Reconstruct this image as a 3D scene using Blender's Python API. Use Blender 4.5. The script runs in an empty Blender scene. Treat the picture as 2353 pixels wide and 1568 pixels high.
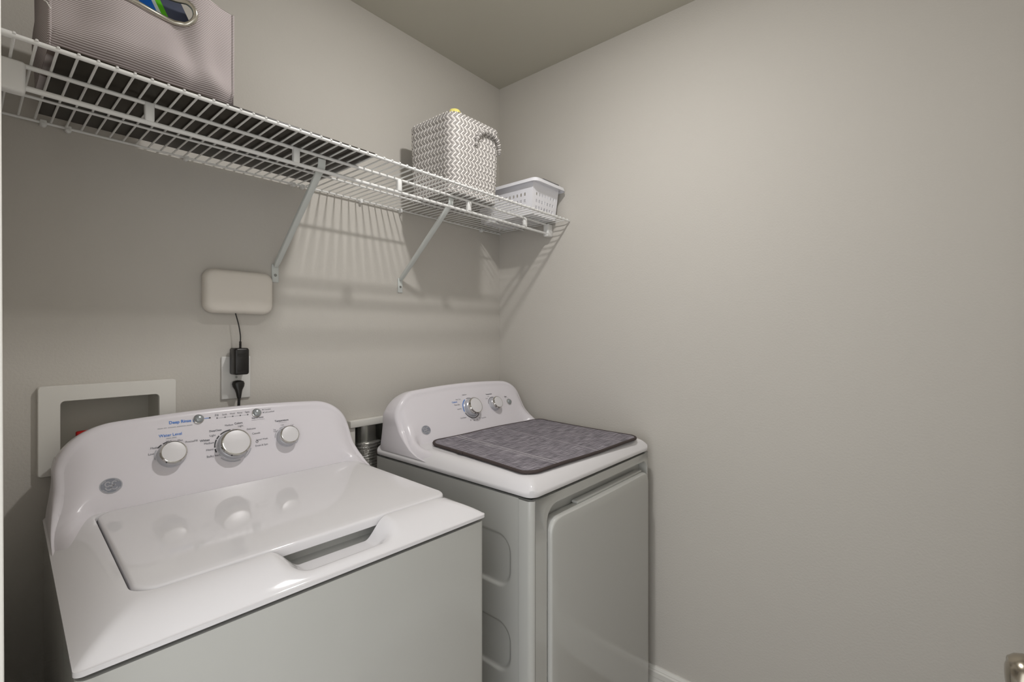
import bpy, bmesh, math, random
from mathutils import Vector, Matrix
random.seed(7)
scene = bpy.context.scene
COL = scene.collection
PI = math.pi

# ------------------------------------------------------------------ camera, world, light, exposure
cam_d = bpy.data.cameras.new('camera'); cam = bpy.data.objects.new('camera', cam_d); COL.objects.link(cam)
cam_d.sensor_width = 36.0
cam_d.lens = 36.0 * 1073.8 / 2353.0
cam_d.shift_y = -14.665 / 2353.0
cam_d.clip_start = 0.01
cam.location = (-1.662, -1.49, 1.362)
cam.rotation_euler = (PI / 2, 0, math.radians(40.33 - 90))
scene.camera = cam

world = bpy.data.worlds.new('world'); scene.world = world
world.use_nodes = True
bg = world.node_tree.nodes['Background']
bg.inputs[0].default_value = (0.97, 0.985, 1.0, 1)
bg.inputs[1].default_value = 2.05

LAMP_STRENGTH = 500.0
LAMP_COLOR = (1.0, 0.975, 0.95, 1)
LAMP_POS = (-0.80, -0.86, 2.415)

vs = scene.view_settings
vs.view_transform = 'Standard'
try: vs.look = 'None'
except Exception: pass
vs.gamma = 1.0
vs.use_curve_mapping = False
vs.exposure = 0.12

# ------------------------------------------------------------------ materials
def lin(c):
    return tuple(((x / 255) / 12.92 if x / 255 <= 0.04045 else (((x / 255) + 0.055) / 1.055) ** 2.4) for x in c) + (1,)

def mat(name, rgb, rough=0.5, metal=0.0, coat=0.0, spec=0.5, bump=None, vary=0.0, vscale=8.0):
    m = bpy.data.materials.new(name); m.use_nodes = True
    nt = m.node_tree; b = nt.nodes['Principled BSDF']
    b.inputs['Base Color'].default_value = lin(rgb)
    b.inputs['Roughness'].default_value = rough
    b.inputs['Metallic'].default_value = metal
    b.inputs['Specular IOR Level'].default_value = spec
    b.inputs['Coat Weight'].default_value = coat
    b.inputs['Coat Roughness'].default_value = 0.08
    tc = nt.nodes.new('ShaderNodeTexCoord')
    if vary:
        n = nt.nodes.new('ShaderNodeTexNoise'); n.inputs['Scale'].default_value = vscale; n.inputs['Detail'].default_value = 3
        nt.links.new(tc.outputs['Object'], n.inputs['Vector'])
        r = nt.nodes.new('ShaderNodeMapRange'); r.inputs['To Min'].default_value = 1 - vary; r.inputs['To Max'].default_value = 1 + vary
        nt.links.new(n.outputs['Fac'], r.inputs['Value'])
        h = nt.nodes.new('ShaderNodeHueSaturation'); h.inputs['Color'].default_value = lin(rgb)
        nt.links.new(r.outputs['Result'], h.inputs['Value'])
        nt.links.new(h.outputs['Color'], b.inputs['Base Color'])
    if bump:
        scale, strength, dist = bump
        n = nt.nodes.new('ShaderNodeTexNoise'); n.inputs['Scale'].default_value = scale; n.inputs['Detail'].default_value = 2
        nt.links.new(tc.outputs['Object'], n.inputs['Vector'])
        bp = nt.nodes.new('ShaderNodeBump'); bp.inputs['Strength'].default_value = strength; bp.inputs['Distance'].default_value = dist
        nt.links.new(n.outputs['Fac'], bp.inputs['Height'])
        nt.links.new(bp.outputs['Normal'], b.inputs['Normal'])
    return m

WALL = mat('wall_paint', (199, 195, 188), 0.75, spec=0.25, bump=(170, 0.32, 0.0016), vary=0.015, vscale=3)
CEIL = mat('ceiling_paint', (192, 189, 177), 0.9, spec=0.1, bump=(120, 0.25, 0.0015))
TRIM = mat('trim_paint', (226, 224, 218), 0.35)
FLOORM = mat('floor_vinyl', (120, 108, 94), 0.45, vary=0.15, vscale=5)
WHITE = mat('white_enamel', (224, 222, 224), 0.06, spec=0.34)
CAB = mat('shaded_white_enamel', (190, 190, 186), 0.06, coat=0.0, spec=0.5)  # same white enamel as the tops, greyed to carry the shade on the fronts
PANEL = mat('console_plastic', (224, 220, 225), 0.26, spec=0.38)
GAPM = mat('dark_gap', (50, 50, 48), 0.8)
CHROME = mat('chrome', (205, 203, 198), 0.07, metal=1.0)
CAPM = mat('knob_cap', (222, 220, 222), 0.3, metal=0.1)
SKIRT = mat('knob_skirt', (196, 197, 202), 0.25, metal=0.25)
BTN = mat('button_grey', (160, 165, 167), 0.25, metal=0.4)
INKB = mat('ink_blue', (66, 128, 210), 0.5)
INKG = mat('ink_grey', (96, 96, 104), 0.5)
INKL = mat('ink_light_grey', (176, 176, 182), 0.5)
INKD = mat('ink_dark', (52, 52, 56), 0.5)
EMB = mat('emblem_grey', (140, 143, 153), 0.3, metal=0.2)
WIRE = mat('wire_coating', (230, 230, 228), 0.35)
PLATE = mat('bracket_steel', (208, 212, 209), 0.4)
SCREW = mat('screw_metal', (150, 152, 150), 0.3, metal=0.8)
BOARD = mat('black_board', (38, 32, 22), 0.4, vary=0.3, vscale=14, spec=0.4)
WPLAS = mat('white_plastic', (238, 238, 243), 0.35)
DPLAS = mat('grey_plastic', (120, 120, 120), 0.5)
BLACK = mat('black_plastic', (24, 22, 20), 0.33)
ROUT = mat('router_plastic', (226, 220, 211), 0.5)
OUTL = mat('outlet_plastic', (216, 215, 212), 0.4)
BOXP = mat('box_plastic', (222, 220, 214), 0.45)
BOXIN = mat('box_interior', (205, 203, 194), 0.55, bump=(60, 0.2, 0.002))
RED = mat('red_valve', (190, 14, 10), 0.35)
STEEL = mat('galvanized_steel', (172, 172, 166), 0.26, metal=0.85, vary=0.12, vscale=20)
FOIL = mat('foil', (214, 212, 208), 0.22, metal=0.8, bump=(90, 0.9, 0.004))
NICKEL = mat('satin_nickel', (168, 160, 146), 0.22, metal=1.0)
PIPING = mat('mat_piping', (66, 56, 54), 0.8)
WOVW = mat('strand_white', (226, 222, 218), 0.5)
WOVG = mat('strand_grey', (160, 156, 153), 0.5)
WOVD = mat('basket_lining', (150, 146, 142), 0.8)
YEL = mat('yellow_cloth', (224, 214, 120), 0.7)
GROM = mat('grommet_metal', (196, 192, 180), 0.22, metal=0.9)
PKB = mat('package_blue', (20, 110, 214), 0.35)
PKW = mat('package_white', (214, 226, 228), 0.35)
PKG = mat('package_green', (92, 190, 24), 0.35)
PKN = mat('package_navy', (70, 76, 96), 0.4)
THREAD = mat('white_thread', (232, 230, 226), 0.6)

def fabric_mat():
    m = mat('striped_fabric', (168, 158, 156), 0.85, spec=0.15)
    nt = m.node_tree; b = nt.nodes['Principled BSDF']
    tc = nt.nodes.new('ShaderNodeTexCoord')
    sep = nt.nodes.new('ShaderNodeSeparateXYZ'); nt.links.new(tc.outputs['Object'], sep.inputs[0])
    n = nt.nodes.new('ShaderNodeTexNoise'); n.inputs['Scale'].default_value = 7; n.inputs['Detail'].default_value = 1
    nt.links.new(tc.outputs['Object'], n.inputs['Vector'])
    a = nt.nodes.new('ShaderNodeMath'); a.operation = 'MULTIPLY_ADD'; a.inputs[1].default_value = 0.012
    nt.links.new(n.outputs['Fac'], a.inputs[0]); nt.links.new(sep.outputs['Z'], a.inputs[2])
    s = nt.nodes.new('ShaderNodeMath'); s.operation = 'MULTIPLY'; s.inputs[1].default_value = 2 * PI / 0.0033
    nt.links.new(a.outputs[0], s.inputs[0])
    si = nt.nodes.new('ShaderNodeMath'); si.operation = 'SINE'; nt.links.new(s.outputs[0], si.inputs[0])
    cr = nt.nodes.new('ShaderNodeValToRGB')
    cr.color_ramp.elements[0].position = 0.12; cr.color_ramp.elements[0].color = lin((124, 112, 108))
    cr.color_ramp.elements[1].position = 0.5; cr.color_ramp.elements[1].color = lin((198, 190, 190))
    mr = nt.nodes.new('ShaderNodeMapRange'); mr.inputs['From Min'].default_value = -1
    nt.links.new(si.outputs[0], mr.inputs['Value']); nt.links.new(mr.outputs['Result'], cr.inputs[0])
    nt.links.new(cr.outputs[0], b.inputs['Base Color'])
    return m
FABRIC = fabric_mat()

def weave_mat():
    m = mat('mat_weave', (120, 116, 122), 0.85, spec=0.15)
    nt = m.node_tree; b = nt.nodes['Principled BSDF']
    tc = nt.nodes.new('ShaderNodeTexCoord')
    def noise(sx, sy):
        mp = nt.nodes.new('ShaderNodeMapping'); mp.inputs['Scale'].default_value = (sx, sy, 1)
        nt.links.new(tc.outputs['UV'], mp.inputs[0])
        n = nt.nodes.new('ShaderNodeTexNoise'); n.inputs['Scale'].default_value = 1; n.inputs['Detail'].default_value = 2
        nt.links.new(mp.outputs[0], n.inputs['Vector']); return n
    n1 = noise(9, 210); n2 = noise(240, 12)
    ad = nt.nodes.new('ShaderNodeMath'); ad.operation = 'ADD'
    nt.links.new(n1.outputs['Fac'], ad.inputs[0]); nt.links.new(n2.outputs['Fac'], ad.inputs[1])
    cr = nt.nodes.new('ShaderNodeValToRGB')
    cr.color_ramp.elements[0].position = 0.78; cr.color_ramp.elements[0].color = lin((104, 100, 107))
    cr.color_ramp.elements[1].position = 1.2; cr.color_ramp.elements[1].color = lin((166, 161, 168))
    cr.color_ramp.elements[1].position = 1.0
    w2 = nt.nodes.new('ShaderNodeMath'); w2.operation = 'MULTIPLY'; w2.inputs[1].default_value = 0.45
    nt.links.new(n2.outputs['Fac'], w2.inputs[0]); nt.links.new(w2.outputs[0], ad.inputs[1])
    mu = nt.nodes.new('ShaderNodeMath'); mu.operation = 'MULTIPLY'; mu.inputs[1].default_value = 1.18
    nt.links.new(ad.outputs[0], mu.inputs[0]); nt.links.new(mu.outputs[0], cr.inputs[0])
    # pale woven stripes running front to back
    sep = nt.nodes.new('ShaderNodeSeparateXYZ'); nt.links.new(tc.outputs['UV'], sep.inputs[0])
    last = cr.outputs[0]
    for c, w, amt in ((0.195, 0.004, 0.75), (0.222, 0.005, 0.85), (0.56, 0.004, 0.55), (0.80, 0.003, 0.4)):
        d = nt.nodes.new('ShaderNodeMath'); d.operation = 'SUBTRACT'; d.inputs[1].default_value = c
        nt.links.new(sep.outputs['X'], d.inputs[0])
        ab = nt.nodes.new('ShaderNodeMath'); ab.operation = 'ABSOLUTE'; nt.links.new(d.outputs[0], ab.inputs[0])
        lt = nt.nodes.new('ShaderNodeMath'); lt.operation = 'LESS_THAN'; lt.inputs[1].default_value = w
        nt.links.new(ab.outputs[0], lt.inputs[0])
        f = nt.nodes.new('ShaderNodeMath'); f.operation = 'MULTIPLY'; f.inputs[1].default_value = amt
        nt.links.new(lt.outputs[0], f.inputs[0])
        f2 = nt.nodes.new('ShaderNodeMath'); f2.operation = 'MULTIPLY'
        nt.links.new(f.outputs[0], f2.inputs[0]); nt.links.new(n2.outputs['Fac'], f2.inputs[1])
        mx = nt.nodes.new('ShaderNodeMixRGB'); mx.inputs[2].default_value = lin((214, 210, 212))
        nt.links.new(f2.outputs[0], mx.inputs[0]); nt.links.new(last, mx.inputs[1]); last = mx.outputs[0]
    nt.links.new(last, b.inputs['Base Color'])
    bp = nt.nodes.new('ShaderNodeBump'); bp.inputs['Strength'].default_value = 0.3; bp.inputs['Distance'].default_value = 0.001
    nt.links.new(ad.outputs[0], bp.inputs['Height']); nt.links.new(bp.outputs['Normal'], b.inputs['Normal'])
    return m
WEAVE = weave_mat()

GLOW = bpy.data.materials.new('lamp_glass'); GLOW.use_nodes = True
gb = GLOW.node_tree.nodes['Principled BSDF']
gb.inputs['Base Color'].default_value = (0.9, 0.88, 0.84, 1)
gb.inputs['Emission Color'].default_value = LAMP_COLOR
gb.inputs['Emission Strength'].default_value = LAMP_STRENGTH

# ------------------------------------------------------------------ mesh helpers
class MB:
    def __init__(s): s.v = []; s.f = []; s.m = []
    def add(s, verts, faces, mi=0):
        o = len(s.v); s.v += [tuple(p) for p in verts]
        for f in faces: s.f.append([i + o for i in f]); s.m.append(mi)
        return s
    def box(s, a, b, mi=0):
        x0, y0, z0 = a; x1, y1, z1 = b
        v = [(x0, y0, z0), (x1, y0, z0), (x1, y1, z0), (x0, y1, z0), (x0, y0, z1), (x1, y0, z1), (x1, y1, z1), (x0, y1, z1)]
        return s.add(v, [(0, 3, 2, 1), (4, 5, 6, 7), (0, 1, 5, 4), (1, 2, 6, 5), (2, 3, 7, 6), (3, 0, 4, 7)], mi)
    def tube(s, pts, r, n=10, mi=0, closed=False, taper=None):
        pts = [Vector(p) for p in pts]; m = len(pts); rings = []
        up0 = None
        for i, p in enumerate(pts):
            if closed: t = (pts[(i + 1) % m] - pts[i - 1])
            else: t = pts[min(i + 1, m - 1)] - pts[max(i - 1, 0)]
            t.normalize()
            if up0 is None:
                a = Vector((0, 0, 1)) if abs(t.z) < 0.9 else Vector((1, 0, 0)); up0 = (a - t * a.dot(t)).normalized()
            else:
                up0 = (up0 - t * up0.dot(t)).normalized()
            w = t.cross(up0); rr = r if taper is None else taper[i]
            rings.append([p + (up0 * math.cos(2 * PI * k / n) + w * math.sin(2 * PI * k / n)) * rr for k in range(n)])
        v = [q for g in rings for q in g]; f = []
        for i in range(m if closed else m - 1):
            j = (i + 1) % m
            for k in range(n): f.append((i * n + k, i * n + (k + 1) % n, j * n + (k + 1) % n, j * n + k))
        if not closed: f += [tuple(range(n))[::-1], tuple((m - 1) * n + k for k in range(n))]
        return s.add(v, f, mi)
    def loft(s, loops, mi=0, cap0=False, cap1=False, closed=True):
        n = len(loops[0]); v = [p for l in loops for p in l]; f = []
        for i in range(len(loops) - 1):
            for k in range(n if closed else n - 1):
                f.append((i * n + k, i * n + (k + 1) % n, (i + 1) * n + (k + 1) % n, (i + 1) * n + k))
        if cap0: f.append(tuple(range(n))[::-1])
        if cap1: f.append(tuple((len(loops) - 1) * n + k for k in range(n)))
        return s.add(v, f, mi)
    def lathe(s, prof, n=32, mi=0, M=None, mis=None):
        # prof: (radius, height) list; axis = local Z of M
        M = M or Matrix()
        for i in range(len(prof) - 1):
            (r0, z0), (r1, z1) = prof[i], prof[i + 1]
            v = []; f = []
            for k in range(n):
                c, d = math.cos(2 * PI * k / n), math.sin(2 * PI * k / n)
                v += [M @ Vector((r0 * c, r0 * d, z0)), M @ Vector((r1 * c, r1 * d, z1))]
            for k in range(n):
                j = (k + 1) % n; f.append((2 * k, 2 * j, 2 * j + 1, 2 * k + 1))
            s.add(v, f, mis[i] if mis else mi)
        return s
    def build(s, name, mats, parent=None, smooth=None, weld=0.0, recalc=True):
        me = bpy.data.meshes.new(name); me.from_pydata(s.v, [], s.f); me.update()
        mats = mats if isinstance(mats, (list, tuple)) else [mats]
        for x in mats: me.materials.append(x)
        for p, mi in zip(me.polygons, s.m): p.material_index = mi
        bm = bmesh.new(); bm.from_mesh(me)
        if weld: bmesh.ops.remove_doubles(bm, verts=bm.verts, dist=weld)
        if recalc: bmesh.ops.recalc_face_normals(bm, faces=bm.faces)
        bm.to_mesh(me); bm.free()
        if smooth is not None:
            for p in me.polygons: p.use_smooth = True
            try: me.set_sharp_from_angle(angle=math.radians(smooth))
            except Exception: pass
        o = bpy.data.objects.new(name, me); COL.objects.link(o)
        if parent: o.parent = parent
        return o

def bevel(o, w=0.003, seg=3, ang=40):
    me = o.data; bm = bmesh.new(); bm.from_mesh(me)
    es = [e for e in bm.edges if len(e.link_faces) == 2 and e.calc_face_angle(0) > math.radians(ang)]
    bmesh.ops.bevel(bm, geom=es, offset=w, segments=seg, profile=0.5, affect='EDGES', clamp_overlap=True)
    for f in bm.faces: f.smooth = True
    bm.to_mesh(me); bm.free()
    try: me.set_sharp_from_angle(angle=math.radians(50))
    except Exception: pass
    return o

def thing(name, label, cat, loc=(0, 0, 0), rz=0, group=None):
    o = bpy.data.objects.new(name, None); COL.objects.link(o); o.empty_display_size = 0.05
    o.location = loc; o.rotation_euler = (0, 0, rz); o['label'] = label; o['category'] = cat
    if group: o['group'] = group
    return o
def tag(o, label, cat, group=None):
    o['label'] = label; o['category'] = cat
    if group: o['group'] = group
    return o
def struct(o): o['kind'] = 'structure'; return o

def rrect(x0, y0, x1, y1, r, n=8, ns=(6, 6, 6, 6)):
    """rounded rectangle points, ccw, with subdivided sides (bottom, right, top, left)"""
    if not isinstance(r, (list, tuple)): r = (r,) * 4      # corners: br, tr, tl, bl
    pts = []
    def side(a, b, k):
        for i in range(k): pts.append((a[0] + (b[0] - a[0]) * i / k, a[1] + (b[1] - a[1]) * i / k))
    def arc(cx, cy, a0, rr):
        for i in range(n): a = a0 + PI / 2 * i / n; pts.append((cx + rr * math.cos(a), cy + rr * math.sin(a)))
    side((x0 + r[3], y0), (x1 - r[0], y0), ns[0]); arc(x1 - r[0], y0 + r[0], -PI / 2, r[0])
    side((x1, y0 + r[0]), (x1, y1 - r[1]), ns[1]); arc(x1 - r[1], y1 - r[1], 0, r[1])
    side((x1 - r[1], y1), (x0 + r[2], y1), ns[2]); arc(x0 + r[2], y1 - r[2], PI / 2, r[2])
    side((x0, y1 - r[2]), (x0, y0 + r[3]), ns[3]); arc(x0 + r[3], y0 + r[3], PI, r[3])
    return pts

def ss(a, b, x):
    t = max(0.0, min(1.0, (x - a) / (b - a))); return t * t * (3 - 2 * t)
def lerp(a, b, t): return a + (b - a) * t
def interp(tab, x):
    if x <= tab[0][0]: return tab[0][1]
    for (a, b), (c, d) in zip(tab, tab[1:]):
        if x <= c: return b + (d - b) * (x - a) / (c - a)
    return tab[-1][1]

def text_mesh(mb, s, size, fn, mi=0, bold=0.0, align='CENTER', squash=1.0):
    """flat lettering; fn(x, y) maps text plane metres to 3D"""
    cu = bpy.data.curves.new('t', 'FONT'); cu.body = s; cu.size = size; cu.align_x = align; cu.align_y = 'CENTER'
    cu.offset = bold; cu.resolution_u = 3; cu.fill_mode = 'FRONT'
    ob = bpy.data.objects.new('t', cu); COL.objects.link(ob)
    dg = bpy.context.evaluated_depsgraph_get(); dg.update()
    me = bpy.data.meshes.new_from_object(ob.evaluated_get(dg))
    mb.add([fn(v.co.x * squash, v.co.y) for v in me.vertices], [tuple(p.vertices) for p in me.polygons], mi)
    bpy.data.objects.remove(ob); bpy.data.curves.remove(cu); bpy.data.meshes.remove(me)

# ------------------------------------------------------------------ room shell
XL, YF, H = -1.655, -1.745, 2.533
BOX1 = (-1.516, 1.050, -1.331, 1.209)      # laundry box opening in back wall (x0,z0,x1,z1)
BOX2 = (-0.772, 0.700, -0.560, 1.040)      # dryer vent recess opening

def wall_with_holes(name, holes, to3, u0, u1, z0, z1, m):
    us = sorted({u0, u1, *[h[0] for h in holes], *[h[2] for h in holes]})
    zs = sorted({z0, z1, *[h[1] for h in holes], *[h[3] for h in holes]})
    mb = MB()
    for a, b in zip(us, us[1:]):
        for c, d in zip(zs, zs[1:]):
            mu, mz = (a + b) / 2, (c + d) / 2
            if any(h[0] < mu < h[2] and h[1] < mz < h[3] for h in holes): continue
            mb.add([to3(a, c, 0), to3(b, c, 0), to3(b, d, 0), to3(a, d, 0)], [(0, 1, 2, 3)])
            mb.add([to3(a, c, 1), to3(b, c, 1), to3(b, d, 1), to3(a, d, 1)], [(3, 2, 1, 0)])
    for h in holes:
        for (a, c), (b, d) in (((h[0], h[1]), (h[2], h[1])), ((h[2], h[1]), (h[2], h[3])), ((h[2], h[3]), (h[0], h[3])), ((h[0], h[3]), (h[0], h[1]))):
            mb.add([to3(a, c, 0), to3(b, d, 0), to3(b, d, 1), to3(a, c, 1)], [(0, 1, 2, 3)])
    for (a, c), (b, d) in (((u0, z0), (u1, z0)), ((u1, z0), (u1, z1)), ((u1, z1), (u0, z1)), ((u0, z1), (u0, z0))):
        mb.add([to3(a, c, 0), to3(b, d, 0), to3(b, d, 1), to3(a, c, 1)], [(0, 1, 2, 3)])
    return struct(mb.build(name, m, weld=1e-5))

T = 0.115
wall_with_holes('wall_back', [BOX1, BOX2], lambda u, z, k: (u, k * T, z), XL - T, T, 0, H, WALL)
struct(MB().box((0, YF - T, 0), (T, -0.0001, H)).build('wall_right', WALL))
DOOR = (-1.690, -0.800)                       # doorway in the left wall, where the camera stands
wall_with_holes('wall_left', [(DOOR[0], -0.001, DOOR[1], 2.06)], lambda u, z, k: (XL - k * T, u, z), YF - T, -0.0001, 0, H, WALL)
struct(MB().box((XL, YF - T, 0), (-0.0001, YF, H)).build('wall_front', WALL))
struct(MB().box((XL - T, YF - T, H), (T, T, H + 0.05)).build('ceiling', CEIL))
struct(MB().box((XL - 1.3, YF - T - 0.6, -0.05), (T, T + 0.5, 0)).build('floor', FLOORM))

def baseboard(name, pts_fn):
    prof = [(0, 0), (0.014, 0), (0.014, 0.098), (0.0125, 0.102), (0.0165, 0.106), (0.0165, 0.124), (0.012, 0.128), (0.012, 0.131), (0.009, 0.134), (0.006, 0.140), (0, 0.140)]
    a, b, n = pts_fn
    A = [(a[0] + n[0] * d, a[1] + n[1] * d, z) for d, z in prof]; B = [(b[0] + n[0] * d, b[1] + n[1] * d, z) for d, z in prof]
    return struct(MB().loft([A, B], cap0=True, cap1=True).build(name, TRIM, smooth=30))
baseboard('baseboard_right', ((-0.0003, YF + 0.0005), (-0.0003, -0.0005), (-1, 0)))
baseboard('baseboard_front', ((-0.018, YF + 0.0003), (XL + 0.02, YF + 0.0003), (0, 1)))
baseboard('baseboard_back', ((XL + 0.001, -0.0003), (-0.018, -0.0003), (0, -1)))

# door lining and casing of the doorway on the left
def casing():
    mb = MB(); x0, x1 = XL - T - 0.004, XL + 0.0025
    for y, s in ((DOOR[1], -1), (DOOR[0], 1)):
        mb.box((x0, min(y, y + s * 0.018), 0), (x1, max(y, y + s * 0.018), 2.042))
    mb.box((x0, DOOR[0], 2.042), (x1, DOOR[1], 2.06))
    return mb.build('trim_1', TRIM)
struct(casing())
mb = MB()
cy0 = DOOR[1] - 0.012
mb.add([(XL + 0.0003, cy0, 0), (XL + 0.0191 + 0.0033 * 1.362, cy0, 0), (XL + 0.0191 + 0.0033 * 1.362, cy0 + 0.062, 0), (XL + 0.0003, cy0 + 0.062, 0), (XL + 0.0003, cy0, 2.105), (XL + 0.0191 - 0.0033 * 0.743, cy0, 2.105), (XL + 0.0191 - 0.0033 * 0.743, cy0 + 0.062, 2.105), (XL + 0.0003, cy0 + 0.062, 2.105)], [(0, 3, 2, 1), (4, 5, 6, 7), (0, 1, 5, 4), (1, 2, 6, 5), (2, 3, 7, 6), (3, 0, 4, 7)])
mb.box((XL + 0.0003, DOOR[0] + 0.012 - 0.045, 2.048), (XL + 0.0175, cy0, 2.105))
o = struct(mb.build('trim_2', TRIM)); bevel(o, 0.0012, 2)

# open door leaf against the front wall with its satin nickel knob
dr = struct(MB().box((XL + 0.02, -1.6915, 0.012), (-0.735, -1.6565, 2.035)).build('door_1', TRIM))
for zz0, zz1 in ((0.2, 0.86), (1.02, 1.9)):
    for xx0, xx1 in ((XL + 0.13, XL + 0.43), (XL + 0.52, -0.84)):
        p = MB().box((xx0, -1.657, zz0), (xx1, -1.6525, zz1)).build('door_panel', TRIM, dr); bevel(p, 0.003, 2)
KX, KY, KZ = -0.800, -1.6565, 0.930
M = Matrix.Translation((KX, KY, KZ)) @ Matrix.Rotation(-PI / 2, 4, 'X')
k = MB(); k.lathe([(0, 0.0), (0.033, 0.0), (0.033, 0.004), (0.030, 0.008), (0.014, 0.011), (0.0125, 0.03), (0.0155, 0.036), (0.0245, 0.042), (0.0285, 0.050), (0.029, 0.056), (0.0265, 0.064), (0.0215, 0.070), (0.020, 0.0695), (0.012, 0.0725), (0, 0.0735)], 40, M=M)
k.build('door_knob', NICKEL, dr, smooth=35, weld=1e-6)

# ------------------------------------------------------------------ ceiling light (just above the frame)
t = thing('ceiling_light', 'small white cylinder downlight glowing on the ceiling', 'light', (LAMP_POS[0], LAMP_POS[1], H))
dz = LAMP_POS[2] - H; R_ = 0.040
MB().lathe([(0, -0.0005), (0.062, -0.0005), (0.062, dz - 0.004), (0.058, dz - 0.006), (R_ + 0.003, dz - 0.006), (R_ + 0.002, dz + 0.001), (0, dz + 0.004)], 40).build('housing', TRIM, t, smooth=35, weld=1e-6)
MB().lathe([(R_ * math.cos(a * PI / 20), dz - 0.026 * math.sin(a * PI / 20)) for a in range(0, 11)], 32).build('diffuser', GLOW, t, smooth=60, weld=1e-6)

# ------------------------------------------------------------------ light switch on the left wall
t = thing('light_switch', 'white toggle light switch on the left wall above washer height', 'switch', (XL, -0.60, 1.341))
o = MB().box((0.0003, -0.035, -0.06), (0.006, 0.035, 0.06)).build('plate', OUTL, t); bevel(o, 0.002, 2)
MB().loft([[(0.006, -0.005, -0.010), (0.006, 0.005, -0.010), (0.006, 0.005, 0.004), (0.006, -0.005, 0.004)],
           [(0.017, -0.005, -0.006), (0.017, 0.005, -0.006), (0.017, 0.005, 0.005), (0.017, -0.005, 0.005)],
           [(0.026, -0.004, -0.0035), (0.026, 0.004, -0.0035), (0.026, 0.004, 0.0015), (0.026, -0.004, 0.0015)]], cap1=True).build('toggle', TRIM, t, smooth=30)

# ------------------------------------------------------------------ appliances
Wd, Dp = 0.686, 0.70
def softmin(a, b, k=0.012):
    h = max(k - abs(a - b), 0) / k
    return min(a, b) - h * h * k * 0.25

def con_plane(u, s, off=0.0):
    """point on the flat console face: u along the width, s metres up the slope"""
    L = math.hypot(0.09, 0.18); k = s / L
    return Vector((u, 0.53 + 0.09 * k - off * 0.18 / L, 0.985 + 0.18 * k + off * 0.09 / L))
def con_matrix(u, s, off=0.0):
    L = math.hypot(0.09, 0.18)
    X = Vector((1, 0, 0)); Y = Vector((0, 0.09 / L, 0.18 / L)); Z = X.cross(Y)
    M = Matrix((X, Y, Z)).transposed().to_4x4(); M.translation = con_plane(u, s, off); return M

WING = [(-0.0025, 0.430), (0.0, 0.448), (0.003, 0.464), (0.008, 0.481), (0.018, 0.505), (0.04, 0.537), (0.07, 0.566), (0.12, 0.597), (0.20, 0.622)]
FIL = [(-0.0025, 0.330), (-0.0008, 0.380), (0.0015, 0.420), (0.005, 0.453), (0.011, 0.481), (0.021, 0.510), (0.04, 0.538), (0.07, 0.566), (0.12, 0.597), (0.20, 0.622)]
def console(parent, boxy=False):
    """moulded back panel: flat sloping middle, side wings that sweep forward into the top cover"""
    R = 0.016
    rad = lambda h: lerp(0.004, R, ss(0.0, 0.06, h))
    outer = lambda h: lerp(0.003, 0.012, ss(0.0, 0.09, h))
    fr = []; nc = 22
    for i in range(nc + 1): fr.append(0.15 * (1 - math.cos(i / nc * PI / 2)))
    a, b = fr[-1], 1 - fr[-1]
    fr += [lerp(a, b, i / 24) for i in range(1, 24)]
    fr += [1 - x for x in fr[:nc + 1][::-1]]
    NT = 36; u0 = 0.012 + R; span = Wd - 2 * u0
    def ztop(f):
        du = min(f, 1 - f) * span
        base = 1.163 - R * 0.55 - 0.010 * ((f - 0.5) * span / 0.26) ** 2
        if du < 0.085: base -= 0.072 * (1 - math.sqrt(max(0, 1 - (1 - du / 0.085) ** 2)))
        return base
    grid = []; hs = []
    for f in fr:
        ug = u0 + f * span; zt = ztop(f); row = []; hr = []
        zd0 = deck_height(lerp(0.007, Wd - 0.007, f), 0.4, boxy)
        for j in range(NT + 1):
            z = lerp(zd0 - 0.0025, zt, (j / NT) ** 1.7); h = z - zd0
            e = rad(h) + outer(h); u = e + f * (Wd - 2 * e)
            k = (z - 0.985) / 0.18
            du = min(u, Wd - u)
            side = lerp(interp(WING, h), interp(FIL, h), ss(0.004, 0.028, du))
            v = lerp(side, 0.53 + 0.09 * k, lerp(ss(0.010, 0.069, du), ss(0.015, 0.095, du), ss(0.004, 0.05, h)))
            row.append(Vector((u, v, z))); hr.append(h)
        grid.append(row); hs.append(hr)
    mb = MB(); n = len(fr)
    mb.add([p for row in grid for p in row], [(i * (NT + 1) + j, (i + 1) * (NT + 1) + j, (i + 1) * (NT + 1) + j + 1, i * (NT + 1) + j + 1) for i in range(n - 1) for j in range(NT)])
    ids = [(0, j) for j in range(NT + 1)] + [(i, NT) for i in range(1, n)] + [(n - 1, j) for j in range(NT - 1, -1, -1)]
    bd = [grid[i][j] for i, j in ids]; rr = [rad(hs[i][j]) for i, j in ids]
    nor = []
    for i, p in enumerate(bd):
        q = bd[min(i + 1, len(bd) - 1)] - bd[max(i - 1, 0)]
        nn = Vector((-q.z, 0, q.x)); nn.normalize(); nor.append(nn)
    loops = []
    for st in range(0, 6):
        a = st / 5 * PI / 2
        loops.append([p + m * (r * math.sin(a)) + Vector((0, r * (1 - math.cos(a)), 0)) for p, m, r in zip(bd, nor, rr)])
    loops.append([Vector((p.x, max(p.y + 0.03, 0.660), p.z - (0.006 if p.z > 1.1 else 0))) for p in loops[-1]])
    loops.append([Vector((lerp(p.x, Wd / 2, 0.01), 0.674, lerp(p.z, 1.0, 0.03))) for p in loops[-1]])
    mb.loft(loops, closed=False)
    back = loops[-1]
    mb.add(back, [tuple(range(len(back)))])
    return mb.build('console', PANEL, parent, smooth=42, weld=1e-6)

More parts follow.
